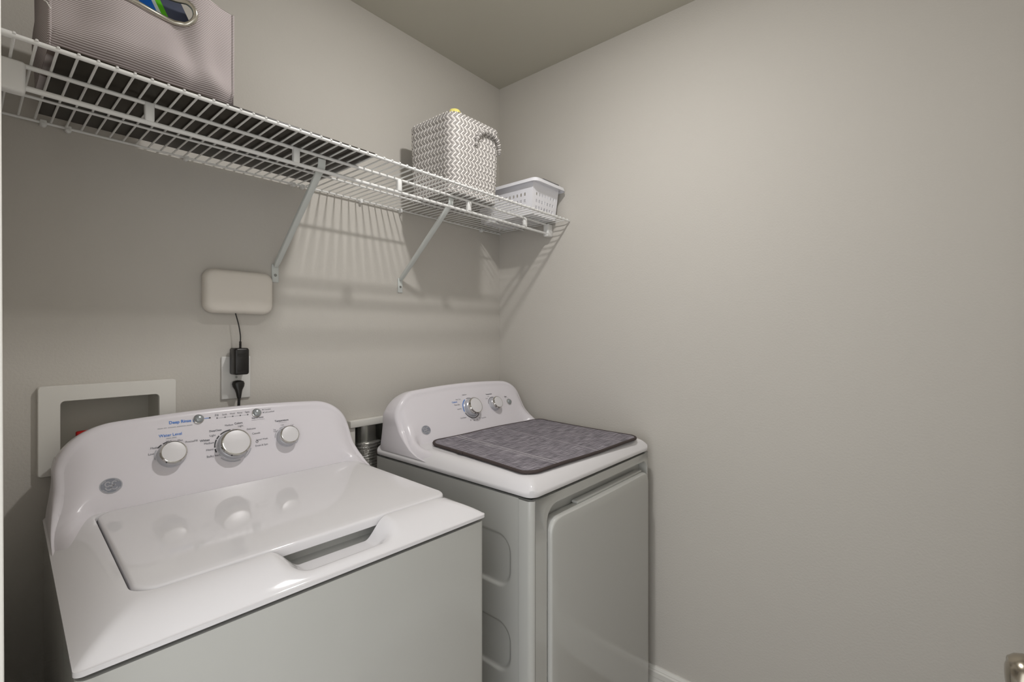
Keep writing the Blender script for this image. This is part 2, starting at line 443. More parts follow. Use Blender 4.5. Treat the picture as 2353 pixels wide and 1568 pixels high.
def knob(parent, u, s, R, hgt, ang):
    M = con_matrix(u, s, 0.0005)
    mb = MB()
    mb.lathe([(0, 0), (R * 1.04, 0), (R * 1.04, 0.002), (R, 0.003), (R * 0.97, hgt * 0.55), (R * 0.90, hgt * 0.60), (R * 0.90, hgt * 0.66), (R * 0.94, hgt * 0.70), (R * 0.945, hgt * 0.9), (R * 0.88, hgt), (R * 0.83, hgt * 1.02), (R * 0.82, hgt * 0.995), (R * 0.55, hgt * 1.025), (0, hgt * 1.04)],
             40, M=M, mis=[1, 1, 1, 1, 1, 0, 0, 0, 0, 0, 0, 2, 2])
    # raised pointer mark on the rim
    c, d = math.cos(ang), math.sin(ang); w = 0.0016
    v = []
    for rr, hh in ((R * 0.955, hgt * 0.72), (R * 0.955, hgt * 0.93)):
        for q in (-w, w): v.append(M @ Vector((rr * c - q * d, rr * d + q * c, hh)))
    mb.add(v, [(0, 1, 3, 2)], 3)
    return mb.build('knob', [CHROME, SKIRT, CAPM, INKD], parent, smooth=28, weld=1e-7)

def push_button(parent, u, s, R):
    M = con_matrix(u, s, 0.0005)
    return MB().lathe([(0, 0), (R * 1.12, 0), (R * 1.1, 0.0025), (R, 0.003), (R * 0.98, 0.005), (R * 0.8, 0.0075), (R * 0.4, 0.009), (0, 0.0094)], 28, M=M, mis=[0, 0, 0, 1, 1, 1, 1]).build('button', [CHROME, BTN], parent, smooth=40, weld=1e-7)

def arc_strip(mb, u, s, R, a0, a1, w, mi, n=14):
    vs_ = []
    for i in range(n + 1):
        a = math.radians(lerp(a0, a1, i / n))
        for rr in (R - w / 2, R + w / 2): vs_.append(con_plane(u + rr * math.cos(a), s + rr * math.sin(a), 0.0009))
    mb.add(vs_, [(2 * i, 2 * i + 2, 2 * i + 3, 2 * i + 1) for i in range(n)], mi)
def dash(mb, u0, u1, s, w, mi):
    mb.add([con_plane(u0, s - w / 2, 0.0009), con_plane(u1, s - w / 2, 0.0009), con_plane(u1, s + w / 2, 0.0009), con_plane(u0, s + w / 2, 0.0009)], [(0, 1, 2, 3)], mi)
def dot(mb, u, s, r, mi, n=12):
    mb.add([con_plane(u + r * math.cos(2 * PI * i / n), s + r * math.sin(2 * PI * i / n), 0.0009) for i in range(n)], [tuple(range(n))], mi)
def word(mb, txt, u, s, width, mi, bold=0.0):
    """printed word, scaled so that it is `width` metres wide"""
    tmp = MB(); text_mesh(tmp, txt, 0.01, lambda x, y: (x, y, 0), 0, bold)
    xs = [p[0] for p in tmp.v]; k = width / (max(xs) - min(xs)); cx = (max(xs) + min(xs)) / 2
    mb.add([con_plane(u + (p[0] - cx) * k, s + p[1] * k * 1.08, 0.0009) for p in tmp.v], tmp.f, mi)

def emblem(parent, u, s, R):
    """oval emblem: ring, disc and two looping script letters"""
    mb = MB()
    def el(rx, ry, off, n=36): return [con_plane(u + rx * math.cos(2 * PI * i / n), s + ry * math.sin(2 * PI * i / n), off) for i in range(n)]
    mb.add(el(R * 1.18, R, 0.0008), [tuple(range(36))], 0)
    mb.loft([el(R * 1.18, R, 0.0011), el(R * 1.06, R * 0.89, 0.0013)], 1)
    def curl(pts, w):
        v = []; n = len(pts)
        for i, (x, y) in enumerate(pts):
            a = pts[max(i - 1, 0)]; b = pts[min(i + 1, n - 1)]
            dx, dy = b[0] - a[0], b[1] - a[1]; l = math.hypot(dx, dy) or 1
            for q in (-w, w): v.append(con_plane(u + (x - dy / l * q) * R, s + (y + dx / l * q) * R, 0.0014))
        mb.add(v, [(2 * i, 2 * i + 2, 2 * i + 3, 2 * i + 1) for i in range(n - 1)], 1)
    def spiral(cx, cy, rx, ry, a0, a1, n=18): return [(cx + rx * math.cos(math.radians(lerp(a0, a1, i / n))), cy + ry * math.sin(math.radians(lerp(a0, a1, i / n)))) for i in range(n + 1)]
    curl(spiral(-0.32, 0.22, 0.26, 0.30, 20, 300), 0.07)
    curl(spiral(-0.24, -0.26, 0.30, 0.28, 100, -200), 0.07)
    curl(spiral(0.36, 0.26, 0.24, 0.26, 30, 290), 0.07)
    curl(spiral(0.34, -0.24, 0.28, 0.28, 110, 350), 0.07)
    curl([(-0.02, 0.05), (0.25, 0.02), (0.5, 0.06)], 0.06)
    for k in range(4):
        a = PI / 2 * k + 0.5
        curl([(0.98 * math.cos(a + q * 0.16), 0.80 * math.sin(a + q * 0.16)) for q in range(5)], 0.045)
    return mb.build('emblem', [EMB, INKL], parent, recalc=False)

def deck_height(u, v, boxy=False):
    d = softmin(min(u, Wd - u), v)
    d = max(0, d)
    if boxy:
        e = min(1, d / 0.05); return 0.957 + 0.033 * (1 - (1 - e) ** 2.6)
    e = min(1, d / 0.080); return 0.955 + 0.033 * (1 - (1 - e) ** 1.8)

def make_cabinet(parent, v0, name='cabinet'):
    lo = rrect(0.002, v0, Wd - 0.002, 0.688, (0.014 if v0 < 0.02 else 0.001, 0.006, 0.006, 0.014 if v0 < 0.02 else 0.001), 5, (1, 1, 1, 1))
    mb = MB(); mb.loft([[(x, y, z) for x, y in lo] for z in (0.022, 0.941)], cap0=True, cap1=True)
    for cx in (0.06, Wd - 0.06):
        for cyv in (0.08, 0.62): mb.lathe([(0, 0), (0.02, 0), (0.02, 0.023), (0, 0.023)], 12, M=Matrix.Translation((cx, cyv, 0)))
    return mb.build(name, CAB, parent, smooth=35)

# ---- washer
washer = thing('washing_machine', 'white top loading washing machine with three chrome knobs and a closed lid', 'washer', (-1.576, -0.727, 0), math.radians(-2.42))
make_cabinet(washer, 0.0)
MB().box((0.012, 0.012, 0.9412), (Wd - 0.012, 0.68, 0.9445)).build('shadow_gap', GAPM, washer)  # dark slab standing in for the shade in the gap under the top cover
LU0, LV0, LU1, LV1 = 0.068, 0.084, 0.656, 0.532
NSIDE = (170, 24, 20, 24)
def scoop_w(u): return ss(0.250, 0.304, u) * (1 - ss(0.432, 0.482, u))
def washer_top():
    inner = rrect(LU0, LV0, LU1, LV1, 0.036, 10, NSIDE)
    outer = rrect(0, -0.003, Wd, 0.69, (0.010, 0.008, 0.008, 0.010), 10, NSIDE)
    K = 46
    mb = MB(); loops = []
    def zz(u, v):
        z = deck_height(u, v)
        w = scoop_w(u)
        if w > 0 and v < 0.2:
            z = lerp(z, 0.949 + 0.010 * (1 - w), w * ss(0.004, 0.050, v))
        return z
    loops.append([(x, y, 0.9495) for x, y in rrect(0.005, 0.002, Wd - 0.005, 0.688, (0.008, 0.008, 0.008, 0.008), 10, NSIDE)])
    loops.append([(x, y, 0.9485) for x, y in outer])
    for k in range(K + 1):
        t = (k / K)
        t = t ** 1.15
        lp = []
        for (a, b), (c, d) in zip(outer, inner):
            # spread the front points so that scoop columns stay straight
            u, v = lerp(a, c, t), lerp(b, d, t)
            lp.append((u, v, zz(u, v)))
        loops.append(lp)
    last = loops[-1]
    loops.append([(x, y, z - 0.002) for (x, y, z) in [(lerp(p[0], 0.36, 0.002), lerp(p[1], 0.3, 0.004), p[2]) for p in last]])
    loops.append([(lerp(p[0], 0.36, 0.004), lerp(p[1], 0.3, 0.008), 0.935) for p in last])
    mb.loft(loops)
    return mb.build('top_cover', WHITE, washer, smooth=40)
washer_top()
# shallow pan below the lid (seen through the finger scoop)
pl = rrect(LU0 + 0.003, LV0 + 0.002, LU1 - 0.003, LV1 - 0.003, 0.028, 6, (10, 6, 6, 6))
pl2 = rrect(LU0 + 0.02, LV0 + 0.034, LU1 - 0.02, LV1 - 0.02, 0.028, 6, (10, 6, 6, 6))
MB().loft([[(x, y, 0.9455) for x, y in pl], [(x, y, 0.9455) for x, y in pl2], [(x, y, 0.966) for x, y in pl2]], cap1=True).build('lid_opening', CAB, washer, smooth=35)
def washer_lid():
    NS = (60, 24, 24, 24); mb = MB(); loops = []
    def ring(g, z, r): return [(x, y, z) for x, y in rrect(LU0 + g, LV0 + g, LU1 - g, LV1 - g * 0.6, r, 8, NS)]
    def crown(x, y): return 0.0012 * (1 - ((x - 0.362) / 0.3) ** 2) * (1 - ((y - 0.31) / 0.24) ** 2)
    g = 0.0042
    for gg, z in ((g + 0.012, 0.9705), (g + 0.001, 0.9705), (g, 0.9715), (g, 0.984), (g + 0.0008, 0.9868), (g + 0.0028, 0.9888), (g + 0.006, 0.9896)):
        loops.append(ring(gg, z, 0.034))
    for q in (0.02, 0.05, 0.09, 0.14, 0.19):
        loops.append([(x, y, 0.9898 + crown(x, y)) for x, y, _ in ring(g + q, 0, max(0.004, 0.034 - q * 0.14))])
    mb.loft(loops, cap0=True, cap1=True)
    return mb.build('lid', WHITE, washer, smooth=40)
washer_lid()
wc = console(washer)
for q in ((0.2115, 0.103, 0.0285, 0.027, -2.2), (0.3425, 0.103, 0.0365, 0.030, -2.0), (0.4755, 0.103, 0.0265, 0.027, 2.4)): knob(wc, *q)
push_button(wc, 0.2745, 0.1832, 0.0105); push_button(wc, 0.4095, 0.1822, 0.0105)
emblem(wc, 0.0995, 0.0565, 0.0165)
lg = MB()   # 0 blue, 1 grey, 2 light grey, 3 dark
word(lg, 'Deep Rinse', 0.2360, 0.1820, 0.045, 0, 0.00022)
dash(lg, 0.2625, 0.2642, 0.1815, 0.007, 0); dash(lg, 0.2655, 0.2663, 0.1815, 0.007, 0)
[dash(lg, 0.190 + q, 0.190 + q + w_, 0.1705, 0.0016, 2) for q, w_ in ((0, 0.010), (0.012, 0.006), (0.020, 0.016), (0.038, 0.018), (0.058, 0.012))]
dash(lg, 0.2865, 0.2975, 0.1832, 0.0014, 0); dot(lg, 0.299, 0.1834, 0.0021, 3)
word(lg, 'Water Level', 0.2135, 0.1520, 0.0455, 0, 0.0001); dash(lg, 0.205, 0.214, 0.1445, 0.0016, 2); dash(lg, 0.216, 0.225, 0.1445, 0.0016, 2)
for tx, u, s, w in (('Low', 0.1735, 0.112, 0.011), ('Medium', 0.1830, 0.1255, 0.020), ('High', 0.2095, 0.1365, 0.011), ('Max', 0.2320, 0.1355, 0.010), ('PreciseFill', 0.2540, 0.1290, 0.0245)): word(lg, tx, u, s, w, 1)
for i, tx in enumerate(('Fill', 'Soak', 'Wash', 'Rinse', 'Spin')):
    u = 0.3150 + 0.018 * i; word(lg, tx, u, 0.1880, (0.0075, 0.011, 0.012, 0.0115, 0.0105)[i], 1); dot(lg, u, 0.1805, 0.0017, 3)
dash(lg, 0.315, 0.387, 0.1805, 0.0007, 2)
word(lg, 'Start/Pause', 0.4100, 0.1690, 0.029, 1, 0.0001); dash(lg, 0.394, 0.427, 0.1632, 0.0008, 2)
dot(lg, 0.4265, 0.1895, 0.0016, 1); word(lg, 'Paused', 0.4385, 0.1895, 0.0165, 1)
dot(lg, 0.4265, 0.1815, 0.0016, 1); word(lg, 'Lid Locked', 0.4425, 0.1815, 0.0245, 1)
word(lg, 'Whites', 0.2815, 0.1262, 0.0210, 1, 0.0002); word(lg, 'Medium', 0.2900, 0.1178, 0.0210, 1)
word(lg, 'Light', 0.3000, 0.1362, 0.0130, 1); word(lg, 'DeepClean', 0.3075, 0.1480, 0.0270, 1, 0.00015)
word(lg, 'Medium', 0.3395, 0.1580, 0.0190, 1); word(lg, 'Colors', 0.3620, 0.1600, 0.0190, 1, 0.0002); word(lg, 'Light', 0.3660, 0.1518, 0.0120, 1)
for tx, u, s, w in (('Delicates', 0.3900, 0.1400, 0.0215), ('Casuals', 0.4000, 0.1260, 0.0195), ('Speed Wash', 0.4115, 0.1075, 0.0290), ('Drain & Spin', 0.4085, 0.0920, 0.0310), ('Heavy', 0.2900, 0.1010, 0.0160), ('Bulky Items', 0.2975, 0.0840, 0.0320)): word(lg, tx, u, s, w, 1)
arc_strip(lg, 0.3985, 0.103, 0.0028, 0, 360, 0.001, 3)
word(lg, 'Temperature', 0.4700, 0.1520, 0.0365, 1, 0.0002); dash(lg, 0.460, 0.483, 0.1460, 0.0007, 2)
for tx, u, s, w in (('Tap', 0.4470, 0.1285, 0.0065), ('Cold', 0.4475, 0.1235, 0.008), ('Cold', 0.4690, 0.1390, 0.008), ('Cool', 0.4945, 0.1345, 0.008), ('Colors', 0.5030, 0.1190, 0.011), ('Warm', 0.5030, 0.1090, 0.010), ('Hot', 0.5000, 0.1000, 0.0065)): word(lg, tx, u, s, w, 1)
for a0, a1, mi in ((183, 196, 3), (150, 178, 3), (134, 147, 3), (92, 128, 3), (20, 86, 3), (-60, -20, 2), (-140, -75, 2)): arc_strip(lg, 0.3425, 0.103, 0.0415, a0, a1, 0.003, mi)
for a0, a1, mi in ((150, 190, 2), (122, 140, 3), (40, 116, 3)): arc_strip(lg, 0.2115, 0.103, 0.0325, a0, a1, 0.0024, mi)
for a0, a1, mi in ((130, 175, 2), (60, 120, 2), (-45, 20, 2)): arc_strip(lg, 0.4755, 0.103, 0.0305, a0, a1, 0.0022, mi)
o = lg.build('printed_legend', [INKB, INKG, INKL, INKD], wc, recalc=False); o['kind'] = 'stuff'

# ---- dryer
dryer = thing('clothes_dryer', 'white front loading dryer in the corner with a grey mat on top', 'dryer', (-0.734, -0.767, 0), math.radians(-0.52))
SEAM = 0.0438
# body behind the front panel, with pressed recesses in the visible left side
def dryer_body():
    mb = MB(); u1 = Wd - 0.002
    rects = [(0.070, 0.462, 0.330, 0.600, 0.05), (0.070, 0.688, 0.330, 0.8345, 0.05)]
    def rr(y, z, R):
        a, c, b, d, r = R
        dx = max(a + r - y, y - (b - r), 0); dz = max(c + r - z, z - (d - r), 0)
        if dx > 0 and dz > 0: return r - math.hypot(dx, dz)
        return min(y - a, b - y, z - c, d - z)
    def rec(y, z):
        d = max(rr(y, z, R) for R in rects)
        return 0.007 * ss(0.0, 0.012, d)
    ys = [SEAM + 0.001 + 0.0022 * i for i in range(0, 136)] + [0.42, 0.688]
    zs = [0.022, 0.25, 0.43] + [0.45 + 0.0031 * i for i in range(0, 129)] + [0.88, 0.9395]
    ny, nz = len(ys), len(zs)
    mb.add([(0.002 + rec(y, z), y, z) for y in ys for z in zs], [(i * nz + j, (i + 1) * nz + j, (i + 1) * nz + j + 1, i * nz + j + 1) for i in range(ny - 1) for j in range(nz - 1)])
    y0, y1, z0, z1 = ys[0], ys[-1], zs[0], zs[-1]
    mb.add([(u1, y0, z0), (u1, y1, z0), (u1, y1, z1), (u1, y0, z1)], [(0, 1, 2, 3)])
    mb.add([(0.002, y1, z0), (u1, y1, z0), (u1, y1, z1), (0.002, y1, z1)], [(0, 1, 2, 3)])
    mb.add([(0.002, y0, z0), (u1, y0, z0), (u1, y0, z1), (0.002, y0, z1)], [(0, 1, 2, 3)])
    for z in (z0, z1): mb.add([(0.002, y0, z), (u1, y0, z), (u1, y1, z), (0.002, y1, z)], [(0, 1, 2, 3)])
    mb.lathe([(0.021, 0.0006), (0.019, -0.002), (0, -0.002)], 24, M=Matrix.Translation((0.0025, 0.160, 0.640)) @ Matrix.Rotation(-PI / 2, 4, 'Y'))
    for cx in (0.06, Wd - 0.06):
        for cyv in (0.08, 0.62): mb.lathe([(0, 0), (0.02, 0), (0.02, 0.024), (0, 0.024)], 12, M=Matrix.Translation((cx, cyv, 0)))
    return mb.build('cabinet', CAB, dryer, smooth=40)
dryer_body()
MB().box((0.012, 0.012, 0.9402), (Wd - 0.012, 0.68, 0.951)).build('shadow_gap', GAPM, dryer)  # dark filler colouring the shadow gap between cabinet and cover
OU0, OZ0, OU1, OZ1 = 0.064, 0.085, 0.666, 0.912
def front_panel():
    mb = MB(); ns = (8, 16, 8, 16); n = 10; r = 0.045
    inn = rrect(OU0, OZ0, OU1, OZ1, (r, 0.03, r, r), n, ns)
    out = []
    a0, c0, a1, c1 = 0.016, 0.03, Wd - 0.016, 0.9385
    for i, (x, z) in enumerate(inn):
        out.append((min(max((x - OU0) / (OU1 - OU0), 0), 1) , min(max((z - OZ0) / (OZ1 - OZ0), 0), 1)))
    o2 = []
    for (x, z), (p, q) in zip(inn, out):
        dl, drr, db, dt = x - OU0, OU1 - x, z - OZ0, OZ1 - z
        m = min(dl, drr, db, dt)
        if m == dl: o2.append((a0, lerp(c0, c1, q) if q in (0, 1) else z if r < z - OZ0 < OZ1 - OZ0 - r else (c0 if z < 0.4 else c1)))
        elif m == drr: o2.append((a1, z if r < z - OZ0 < OZ1 - OZ0 - r else (c0 if z < 0.4 else c1)))
        elif m == db: o2.append((x if r < x - OU0 < OU1 - OU0 - r else (a0 if x < 0.3 else a1), c0))
        else: o2.append((x if r < x - OU0 < OU1 - OU0 - r else (a0 if x < 0.3 else a1), c1))
    mb.loft([[(x, 0.0, z) for x, z in o2], [(x, 0.0, z) for x, z in inn], [(lerp(x, 0.365, 0.004), 0.002, lerp(z, 0.5, 0.003)) for x, z in inn], [(lerp(x, 0.365, 0.012), 0.030, lerp(z, 0.5, 0.012)) for x, z in inn]])
    for s, uu in ((1, 0.0), (-1, Wd)):
        prof = [(uu + s * 0.016, 0.0)] + [(uu + s * 0.016 - s * 0.016 * math.sin(a), 0.016 - 0.016 * math.cos(a)) for a in [PI / 2 * i / 8 for i in range(1, 9)]] + [(uu, SEAM - 0.001), (uu + s * 0.004, SEAM - 0.0002)]
        mb.loft([[(x, y, z) for x, y in prof] for z in (0.03, 0.9385)], closed=False)
    # top and bottom returns
    for z in (0.03, 0.9385):
        mb.add([(0.016, 0, z), (Wd - 0.016, 0, z), (Wd - 0.004, 0.008, z), (Wd - 0.001, SEAM - 0.001, z), (0.001, SEAM - 0.001, z), (0.004, 0.008, z)], [tuple(range(6))])
    return mb.build('front_panel', CAB, dryer, smooth=35, weld=1e-6)
front_panel()
MB().box((OU0 + 0.002, 0.0305, OZ0 + 0.003), (OU1 - 0.002, 0.0425, OZ1 - 0.003)).build('door_recess', CAB, dryer)
def dryer_door():
    du0, dz0, du1, dz1 = 0.0715, 0.095, 0.6585, 0.876
    ns = (16, 14, 16, 14); mb = MB(); loops = []
    def ring(g, v, bow=0):
        return [(x, v - (bow * (1 - ((x - 0.365) / 0.2935) ** 2)), z) for x, z in rrect(du0 + g, dz0 + g, du1 - g, dz1 - g, 0.036, 8, ns)]
    B = 0.006
    for g, v, b in ((0.004, 0.026, 0), (0.0, 0.020, 0), (0.0, -0.004, 0), (0.0008, -0.0075, B * 0.5), (0.003, -0.0095, B), (0.006, -0.0102, B), (0.03, -0.0108, B), (0.09, -0.0110, B), (0.16, -0.0111, B), (0.24, -0.0112, B)):
        loops.append(ring(g, v, b))
    mb.loft(loops, cap0=True, cap1=True)
    return mb.build('door', CAB, dryer, smooth=40)
dd = dryer_door()
o = MB().box((0.215, 0.003, 0.8745), (0.630, 0.024, 0.8835)).build('door_grip', CAB, dd); bevel(o, 0.003, 2)
for z in (0.82, 0.64, 0.465): MB().box((0.0655, 0.004, z - 0.004), (0.0705, 0.024, z + 0.004)).build('door_clip', CAB, dd)
def dryer_top():
    NS = (24, 24, 24, 24); mb = MB(); loops = []
    outer = rrect(0, -0.003, Wd, 0.69, (0.028, 0.008, 0.008, 0.028), 10, NS)
    inner = rrect(0.10, 0.10, Wd - 0.10, 0.62, 0.01, 10, NS)
    loops.append([(x, y, 0.951) for x, y in rrect(0.005, 0.002, Wd - 0.005, 0.688, (0.026, 0.008, 0.008, 0.026), 10, NS)])
    loops.append([(x, y, 0.9465) for x, y in rrect(0.0015, -0.0015, Wd - 0.0015, 0.6895, (0.027, 0.008, 0.008, 0.027), 10, NS)])
    loops.append([(x, y, 0.949) for x, y in outer])
    for k in range(21):
        t = (k / 20) ** 1.4; lp = []
        for (a, b), (c, d) in zip(outer, inner):
            u, v = lerp(a, c, t), lerp(b, d, t); z = deck_height(u, v + 0.003, True)
            lp.append((u, v, z))
        loops.append(lp)
    mb.loft(loops, cap1=True)
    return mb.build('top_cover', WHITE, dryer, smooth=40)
dryer_top()
dc = console(dryer, True)
knob(dc, 0.3475, 0.103, 0.0345, 0.032, -2.0); knob(dc, 0.4785, 0.103, 0.0265, 0.027, -2.4)
push_button(dc, 0.5690, 0.103, 0.0115)
emblem(dc, 0.1085, 0.0515, 0.0165)
lg = MB()
word(lg, 'Cottons', 0.2740, 0.1350, 0.026, 0, 0.00015)
for tx, u, s, w in (('Easy Care', 0.2960, 0.1440, 0.024), ('Delicates', 0.3350, 0.1590, 0.022), ('More Dry', 0.2830, 0.1235, 0.028), ('Less Dry', 0.2880, 0.1060, 0.022), ('Cool Down', 0.2930, 0.0700, 0.030), ('Timed Dry', 0.3960, 0.0560, 0.026), ('Cool', 0.4470, 0.1310, 0.011), ('Low', 0.4600, 0.1390, 0.010)): word(lg, tx, u, s, w, 1)
word(lg, 'Temperature', 0.4670, 0.1480, 0.036, 1, 0.0002); word(lg, 'Start', 0.5600, 0.1270, 0.0145, 1, 0.0002); dash(lg, 0.553, 0.575, 0.1210, 0.0008, 2)
for tx, u, s, w in (('20', 0.325, 0.0560, 0.006), ('40', 0.343, 0.0530, 0.006), ('60', 0.359, 0.0540, 0.006), ('80', 0.374, 0.0580, 0.006), ('Off', 0.395, 0.090, 0.008)): word(lg, tx, u, s, w, 1)
arc_strip(lg, 0.3475, 0.103, 0.0405, 118, 195, 0.0036, 0); arc_strip(lg, 0.3475, 0.103, 0.0405, 202, 330, 0.003, 3); arc_strip(lg, 0.3475, 0.103, 0.0405, 20, 105, 0.002, 1)
arc_strip(lg, 0.4785, 0.103, 0.0305, 60, 170, 0.0022, 1)
o = lg.build('printed_legend', [INKB, INKG, INKL, INKD], dc, recalc=False); o['kind'] = 'stuff'

# ---- drying mat on the dryer
dryer_M = Matrix.Translation((-0.734, -0.767, 0)) @ Matrix.Rotation(math.radians(-0.52), 4, 'Z')
mt = thing('drying_mat', 'grey woven drying mat with dark piping lying on the dryer top', 'mat', (-0.734, -0.767, 0), math.radians(-0.52))
def drying_mat():
    q00, q10, q11, q01 = (0.034, 0.036), (0.634, 0.012), (0.684, 0.496), (0.090, 0.512)
    def P(a, b, h=0.0):
        x = (1 - a) * (1 - b) * q00[0] + a * (1 - b) * q10[0] + a * b * q11[0] + (1 - a) * b * q01[0]
        y = (1 - a) * (1 - b) * q00[1] + a * (1 - b) * q10[1] + a * b * q11[1] + (1 - a) * b * q01[1]
        z = deck_height(min(max(x, 0.0), Wd), y + 0.003, True)
        z = max(z, 0.9895)
        z += 0.004 * ss(0.9, 1.0, b) + 0.0015 * math.sin(9 * a + 3 * b) * ss(0.8, 1, max(a, 1 - a, b, 1 - b)) + 0.0015
        return (x, y, z + h)
    ns = (24, 20, 24, 20)
    mb = MB(); loops = []
    R0 = rrect(0.006, 0.007, 0.994, 0.993, 0.075, 8, ns)
    cen = (0.5, 0.5)
    uvs = []
    loops.append([P(a, b, 0.0) for a, b in R0])
    for f in (0.0, 0.1, 0.25, 0.4, 0.55, 0.7, 0.85, 0.96): loops.append([P(lerp(a, 0.5, f), lerp(b, 0.5, f), 0.0075 + 0.0008 * math.sin(13 * a) * f) for a, b in R0])
    mb.loft(loops, cap0=True, cap1=True)
    o = mb.build('woven_panel', WEAVE, mt, smooth=50)
    uv = o.data.uv_layers.new(name='UVMap')
    # bilinear inverse is close to affine here: use skewed axes
    for l in o.data.loops:
        co = o.data.vertices[l.vertex_index].co
        b = (co.y - 0.025) / 0.48; a = (co.x - lerp(0.034, 0.090, b)) / lerp(0.600, 0.594, b)
        uv.data[l.index].uv = (a, b)
    R1 = rrect(0.0, 0.0, 1.0, 1.0, 0.078, 8, (40, 30, 40, 30))
    MB().tube([P(a, b, 0.0042) for a, b in R1], 0.0050, 8, closed=True).build('piping', PIPING, mt, smooth=60)
    x, y, z = P(0.0, 0.62, 0.004)
    o2 = MB().box((x - 0.008, y - 0.012, z - 0.002), (x - 0.003, y + 0.012, z + 0.0035)).build('care_tag', PIPING, mt)
drying_mat()

# ------------------------------------------------------------------ wire shelf
SZ = 1.840
shelf = thing('wire_shelf', 'long white coated wire shelf with hanging rail on the back wall', 'shelf', (0, 0, SZ))
def rod(name, y, z, r, x0=XL + 0.004, x1=-0.004, n=12):
    return MB().tube([(x0, y, z - SZ), (x1, y, z - SZ)], r, n).build(name, WIRE, shelf, smooth=50)
rod('front_rod', -0.399, 1.8405, 0.0040)
rod('rail_top', -0.300, 1.8360, 0.0042, XL + 0.012, -0.012)
rod('rail_bottom', -0.300, 1.7975, 0.0050, XL + 0.012, -0.012)
rod('middle_rod', -0.152, 1.8375, 0.0030)
rod('back_rod', -0.010, 1.8375, 0.0030)
w0 = None; x = -1.6078; i = 0
wr = 0.0022
wpts = [(0, -0.4032, 0.0015), (0, -0.4020, 0.0042), (0, -0.398, 0.0060), (0, -0.391, 0.0048), (0, -0.384, 0.0030), (0, -0.30, 0.0018), (0, -0.152, 0.0020), (0, -0.006, 0.0020)]
while x < -0.01:
    if w0 is None: w0 = MB().tube(wpts, wr, 7).build('wire', WIRE, shelf, smooth=50); w = w0
    else: w = w0.copy(); COL.objects.link(w); w.parent = shelf
    w.location = (x, 0, 0); x += 0.0256; i += 1
# spacers between the two rails
for x in (-1.4123, -1.1107, -0.795, -0.4976, -0.1796):
    o = MB().box((x - 0.008, -0.3075, -0.0405), (x + 0.008, -0.2925, -0.002)).build('rail_spacer', WIRE, shelf); bevel(o, 0.003, 2)
# end sleeves
for x0, x1 in ((XL + 0.001, XL + 0.066), (-0.038, -0.001)):
    o = MB().box((x0, -0.313, -0.0555), (x1, -0.287, -0.001)).build('end_sleeve', WIRE, shelf); bevel(o, 0.005, 3)
# caps of the front rod, wall clips
MB().tube([(XL + 0.003, -0.399, 0.0005), (XL + 0.045, -0.399, 0.0005)], 0.0056, 12).build('rod_cap', WIRE, shelf, smooth=50)
for x in (-1.5436, -1.5028, -1.2716, -0.985, -0.955, -0.7456, -0.5761, -0.1322):
    mb = MB(); mb.box((x - 0.0055, -0.016, -0.010), (x + 0.0055, -0.0003, 0.003)); mb.tube([(x, -0.017, -0.0075), (x, -0.004, -0.0075)], 0.005, 10)
    o = mb.build('wall_clip', WIRE, shelf); bevel(o, 0.0015, 2)
# diagonal braces
for x in (-1.037, -0.573):
    b = MB()
    a0 = Vector((x, -0.006, 1.572 - SZ)); a1 = Vector((x, -0.289, 1.812 - SZ)); a2 = Vector((x, -0.302, 1.8445 - SZ))
    d = (a1 - a0).normalized(); nn = d.cross(Vector((1, 0, 0))).normalized()
    def prof(p, w, h): return [p + Vector((-w, 0, 0)) + nn * h, p + Vector((-w, 0, 0)) - nn * h, p + Vector((w, 0, 0)) - nn * h, p + Vector((w, 0, 0)) + nn * h]
    m1 = a0 + (a1 - a0) * 0.82
    b.loft([prof(a0, 0.0055, 0.005), prof(a0 + (a1 - a0) * 0.05, 0.0075, 0.006), prof(m1, 0.0085, 0.006), prof(a1, 0.0105, 0.003), [Vector((x - 0.0105, -0.2895, 1.835 - SZ)), Vector((x - 0.0105, -0.2945, 1.831 - SZ)), Vector((x + 0.0105, -0.2945, 1.831 - SZ)), Vector((x + 0.0105, -0.2895, 1.835 - SZ))]], cap0=True, cap1=True)
    br = b.build('brace', PLATE, shelf); bevel(br, 0.002, 2)
    p = MB().box((x - 0.0105, -0.0045, 1.523 - SZ), (x + 0.0105, -0.0003, 1.578 - SZ)).build('foot_plate', PLATE, br); bevel(p, 0.0018, 2)
    MB().lathe([(0.0045, 0), (0.004, 0.0018), (0, 0.0024)], 14, M=Matrix.Translation((x, -0.0045, 1.545 - SZ)) @ Matrix.Rotation(PI / 2, 4, 'X')).build('screw', SCREW, br, smooth=50)

# ------------------------------------------------------------------ things on the shelf
ZS = SZ + 0.0066
# black board under the tote
bl = [(-1.556, -0.386), (-0.932, -0.386), (-0.932, -0.034), (-1.556, -0.034)]
o = MB().loft([[(x, y, ZS + z) for x, y in bl] for z in (0.0, 0.008)], cap0=True, cap1=True).build('black_board', BOARD)
bevel(o, 0.0015, 2); tag(o, 'thin black board lying on the wire shelf under the grey tote', 'board')

